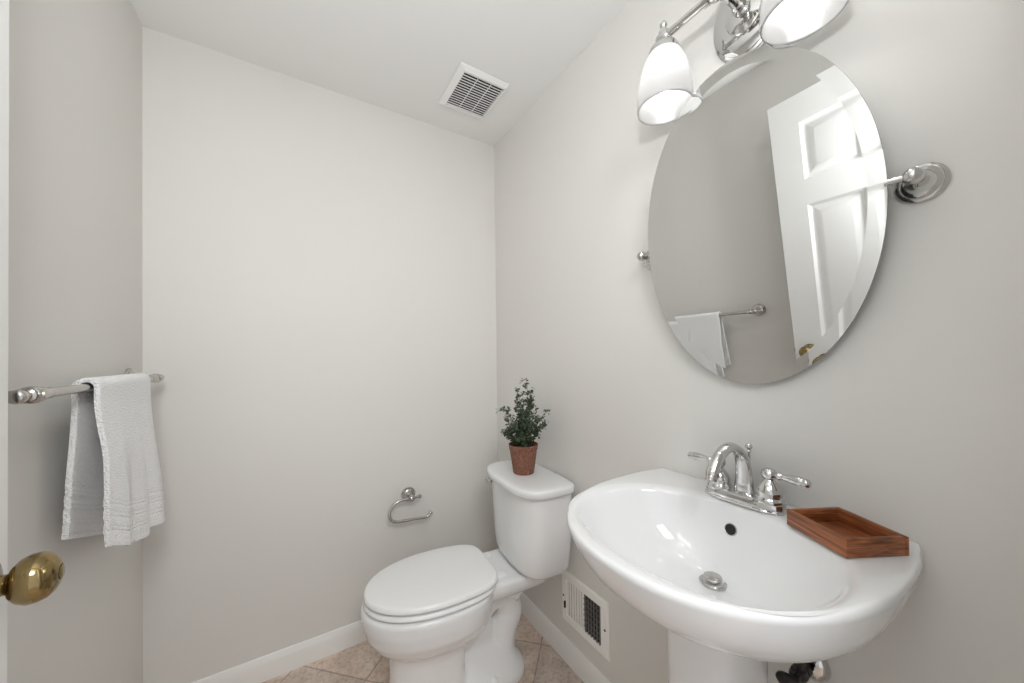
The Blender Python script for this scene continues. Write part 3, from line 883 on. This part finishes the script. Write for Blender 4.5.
lathe(bm, [(0, -0.14), (0.0095, -0.14), (0.0095, -0.045), (0.0125, -0.043), (0.0125, -0.030), (0.0095, -0.028), (0.0095, 0.028), (0.0125, 0.030), (0.0125, 0.043), (0.0095, 0.045), (0.0095, 0.14), (0, 0.14)], (vx, 0, 0), (0, 1, 0), 28)
obj('crossbar', bm, M['chrome'], VL, angle=35)
SHADE = [(0.0305, -0.036), (0.035, -0.040), (0.0425, -0.050), (0.0495, -0.064), (0.0560, -0.082), (0.0610, -0.102), (0.0648, -0.122), (0.0672, -0.142), (0.0685, -0.158), (0.0692, -0.172), (0.0695, -0.182), (0.0685, -0.188)]
for s in (-1, 1):
    yo = s * 0.150
    bm = bmesh.new()
    lathe(bm, [(0, -0.016), (0.012, -0.016), (0.0145, -0.012), (0.0145, 0.012), (0.012, 0.016), (0, 0.016)], (vx, yo, 0), (0, 1, 0), 28)
    lathe(bm, [(0.0125, 0.008), (0.0125, 0.017), (0.007, 0.021), (0.006, 0.027), (0.0095, 0.032), (0.0095, 0.037), (0.006, 0.042), (0, 0.043)], (vx, yo, 0), (0, 0, 1), 24)
    lathe(bm, [(0.0125, -0.008), (0.0125, -0.018), (0.020, -0.021), (0.0325, -0.025), (0.0365, -0.030), (0.0385, -0.036), (0.0385, -0.048), (0.0365, -0.050), (0.034, -0.040), (0.029, -0.034), (0, -0.033)], (vx, yo, 0), (0, 0, 1), 40)
    cup = obj('lamp_holder', bm, M['chrome'], VL, angle=35)
    bm = bmesh.new()
    inner = [(r - 0.003, z) for r, z in reversed(SHADE)]
    lathe(bm, SHADE + [(0.0668, -0.1895)] + inner, (vx, yo, 0), (0, 0, 1), 56)
    obj('lamp_shade', bm, M['frosted'], VL, angle=60)
    bm = bmesh.new()
    lathe(bm, [(0.012, -0.034), (0.0125, -0.055), (0.0155, -0.066), (0.0235, -0.084), (0.0285, -0.100), (0.0292, -0.112), (0.0265, -0.125), (0.0195, -0.135), (0.010, -0.1405), (0, -0.142)], (vx, yo, 0), (0, 0, 1), 32)
    obj('bulb', bm, M['bulb'], VL)

# ================================================================== CEILING FAN GRILLE
GX0, GX1, GY0, GY1 = 0.575, 0.797, 1.292, 1.556
gx, gy = (GX0 + GX1) / 2, (GY0 + GY1) / 2
EG = thing('exhaust_fan_grille', 'white louvred exhaust fan grille on the ceiling', 'vent', (gx, gy, CZ))
hx, hy = (GX1 - GX0) / 2, (GY1 - GY0) / 2
dz = 0.016
ox0, ox1, oy0, oy1 = -hx + 0.026, hx - 0.008, -hy + 0.026, hy - 0.018
bm = bmesh.new()
def rect(x0, x1, y0, y1, z): return [Vector(p) for p in ((x0, y0, z), (x1, y0, z), (x1, y1, z), (x0, y1, z))]
loft(bm, [rect(-hx + 0.006, hx - 0.006, -hy + 0.006, hy - 0.006, 0.0), rect(-hx + 0.006, hx - 0.006, -hy + 0.006, hy - 0.006, -0.0035), rect(-hx, hx, -hy, hy, -0.0035), rect(-hx, hx, -hy, hy, -0.007), rect(ox0 - 0.006, ox1 + 0.006, oy0 - 0.006, oy1 + 0.006, -dz), rect(ox0, ox1, oy0, oy1, -dz), rect(ox0, ox1, oy0, oy1, -0.001)], False, False)
obj('frame', bm, M['grille'], EG, smooth=False)
bm = bmesh.new(); add_box(bm, ox0, ox1, oy0, oy1, -0.0015, -0.0005)
obj('cavity', bm, M['black'], EG, smooth=False)
NS = 15
for k in range(NS):
    y = lerp(oy0, oy1, (k + 0.5) / NS)
    m = Matrix.Translation((0, y, -dz + 0.005)) @ Matrix.Rotation(math.radians(28), 4, 'X')
    bm = bmesh.new(); add_box(bm, ox0, ox1, -0.0046, 0.0046, -0.0011, 0.0011, m)
    obj('slat', bm, M['grille'], EG, smooth=False)
for f in (1/3, 2/3):
    x = lerp(ox0, ox1, f)
    bm = bmesh.new(); add_box(bm, x - 0.0009, x + 0.0009, oy0, oy1, -dz, -dz + 0.003)
    obj('rib', bm, M['grille'], EG, smooth=False)

# ================================================================== WALL REGISTER
RY0, RY1, RZ0, RZ1 = 0.920, 1.1785, 0.164, 0.371
WR = thing('wall_register', 'white metal air register low on the right wall under the sink', 'vent', (RX, (RY0 + RY1) / 2, (RZ0 + RZ1) / 2))
hy, hz = (RY1 - RY0) / 2, (RZ1 - RZ0) / 2
# local: x negative = into the room; +y = towards the toilet
wy0, wy1, wz0, wz1 = -hy + 0.036, hy - 0.030, -hz + 0.031, hz - 0.031
bm = bmesh.new()
def rectx(y0, y1, z0, z1, x): return [Vector(p) for p in ((x, y0, z0), (x, y1, z0), (x, y1, z1), (x, y0, z1))]
loft(bm, [rectx(-hy, hy, -hz, hz, 0.0), rectx(-hy, hy, -hz, hz, -0.004), rectx(-hy + 0.006, hy - 0.006, -hz + 0.006, hz - 0.006, -0.0085), rectx(wy0, wy1, wz0, wz1, -0.0085), rectx(wy0, wy1, wz0, wz1, -0.0005)], False, False)
obj('frame', bm, M['register'], WR, smooth=False)
bm = bmesh.new(); add_box(bm, -0.0012, -0.0004, wy0, wy1, wz0, wz1)
obj('duct_opening', bm, M['black'], WR, smooth=False)
ymid = lerp(wy0, wy1, 0.49)
NV = 13
for k in range(NV):
    y = lerp(wy0, wy1, (k + 0.5) / NV)
    if y > ymid: ang, w = 78, 0.0080             # closed side, slats seen flat on
    else: ang, w = -30, 0.0030                   # open side, dark gaps
    m = Matrix.Translation((-0.0050, y, 0)) @ Matrix.Rotation(math.radians(ang), 4, 'Z')
    bm = bmesh.new(); add_box(bm, -w, w, -0.0006, 0.0006, wz0, wz1, m)
    sl = obj('louver', bm, M['register'] if y > ymid else M['greymetal'], WR, smooth=False)
for k in range(1, 7):
    z = lerp(wz0, wz1, k / 7)
    bm = bmesh.new(); add_box(bm, -0.0078, -0.0064, wy0, ymid, z - 0.0012, z + 0.0012)
    obj('cross_bar', bm, M['greymetal'], WR, smooth=False)
bm = bmesh.new(); add_box(bm, -0.0085, -0.002, ymid - 0.003, ymid + 0.003, wz0, wz1)
obj('center_bar', bm, M['register'], WR, smooth=False)
for y in (-hy + 0.015, hy - 0.013):
    bm = bmesh.new(); lathe(bm, [(0.0042, 0.006), (0.0042, 0.0095), (0.003, 0.0105), (0, 0.0108)], (0, y, 0.0), (-1, 0, 0), 20)
    obj('screw', bm, M['darkmetal'], WR)
bm = rounded_box(-0.016, -0.006, hy - 0.0275, hy - 0.0215, -0.045, -0.018, 0.0012)
obj('damper_lever', bm, M['darkmetal'], WR)

# ================================================================== SHUTOFF VALVE UNDER THE SINK
SVY, SVZ = 0.333, 0.585
SV = thing('shutoff_valve', 'chrome and dark metal water shutoff valve on the wall under the sink', 'valve', (RX, SVY, SVZ))
bm = bmesh.new()
lathe(bm, [(0, 0), (0.036, 0), (0.0355, 0.004), (0.030, 0.010), (0.018, 0.014), (0.012, 0.015), (0.012, 0.012)], (0, 0, 0), (-1, 0, 0), 36)
obj('escutcheon', bm, M['chrome'], SV)
bm = bmesh.new()
lathe(bm, [(0, 0.008), (0.009, 0.008), (0.009, 0.030), (0.0155, 0.031), (0.0155, 0.044), (0.013, 0.046), (0.015, 0.050), (0.017, 0.058), (0.015, 0.068), (0.012, 0.072), (0.0115, 0.082), (0.006, 0.084), (0.006, 0.094), (0, 0.094)], (0, 0, 0), (-1, 0, 0), 8)
lathe(bm, [(0, 0), (0.010, 0), (0.010, 0.024), (0.0135, 0.025), (0.0135, 0.036), (0.008, 0.038), (0, 0.038)], (-0.058, 0, 0), (0, 0, 1), 8)
obj('valve_body', bm, M['darkmetal'], SV, angle=25)
bm = bmesh.new()
lathe(bm, [(0, 0), (0.018, 0.0), (0.021, 0.004), (0.0205, 0.009), (0.017, 0.012), (0, 0.0125)], (-0.092, 0, 0), (-1, 0, 0), 32, sx=1.25, sy=0.8)
obj('valve_handle', bm, M['darkmetal'], SV)
bm = bmesh.new()
tube(bm, bez([(-0.058, 0, 0.03), (-0.058, 0.004, 0.08), (-0.052, 0.02, 0.125), (-0.05, 0.026, 0.155)], 8), 0.0065, 14)
obj('supply_hose', bm, M['hose'], SV)
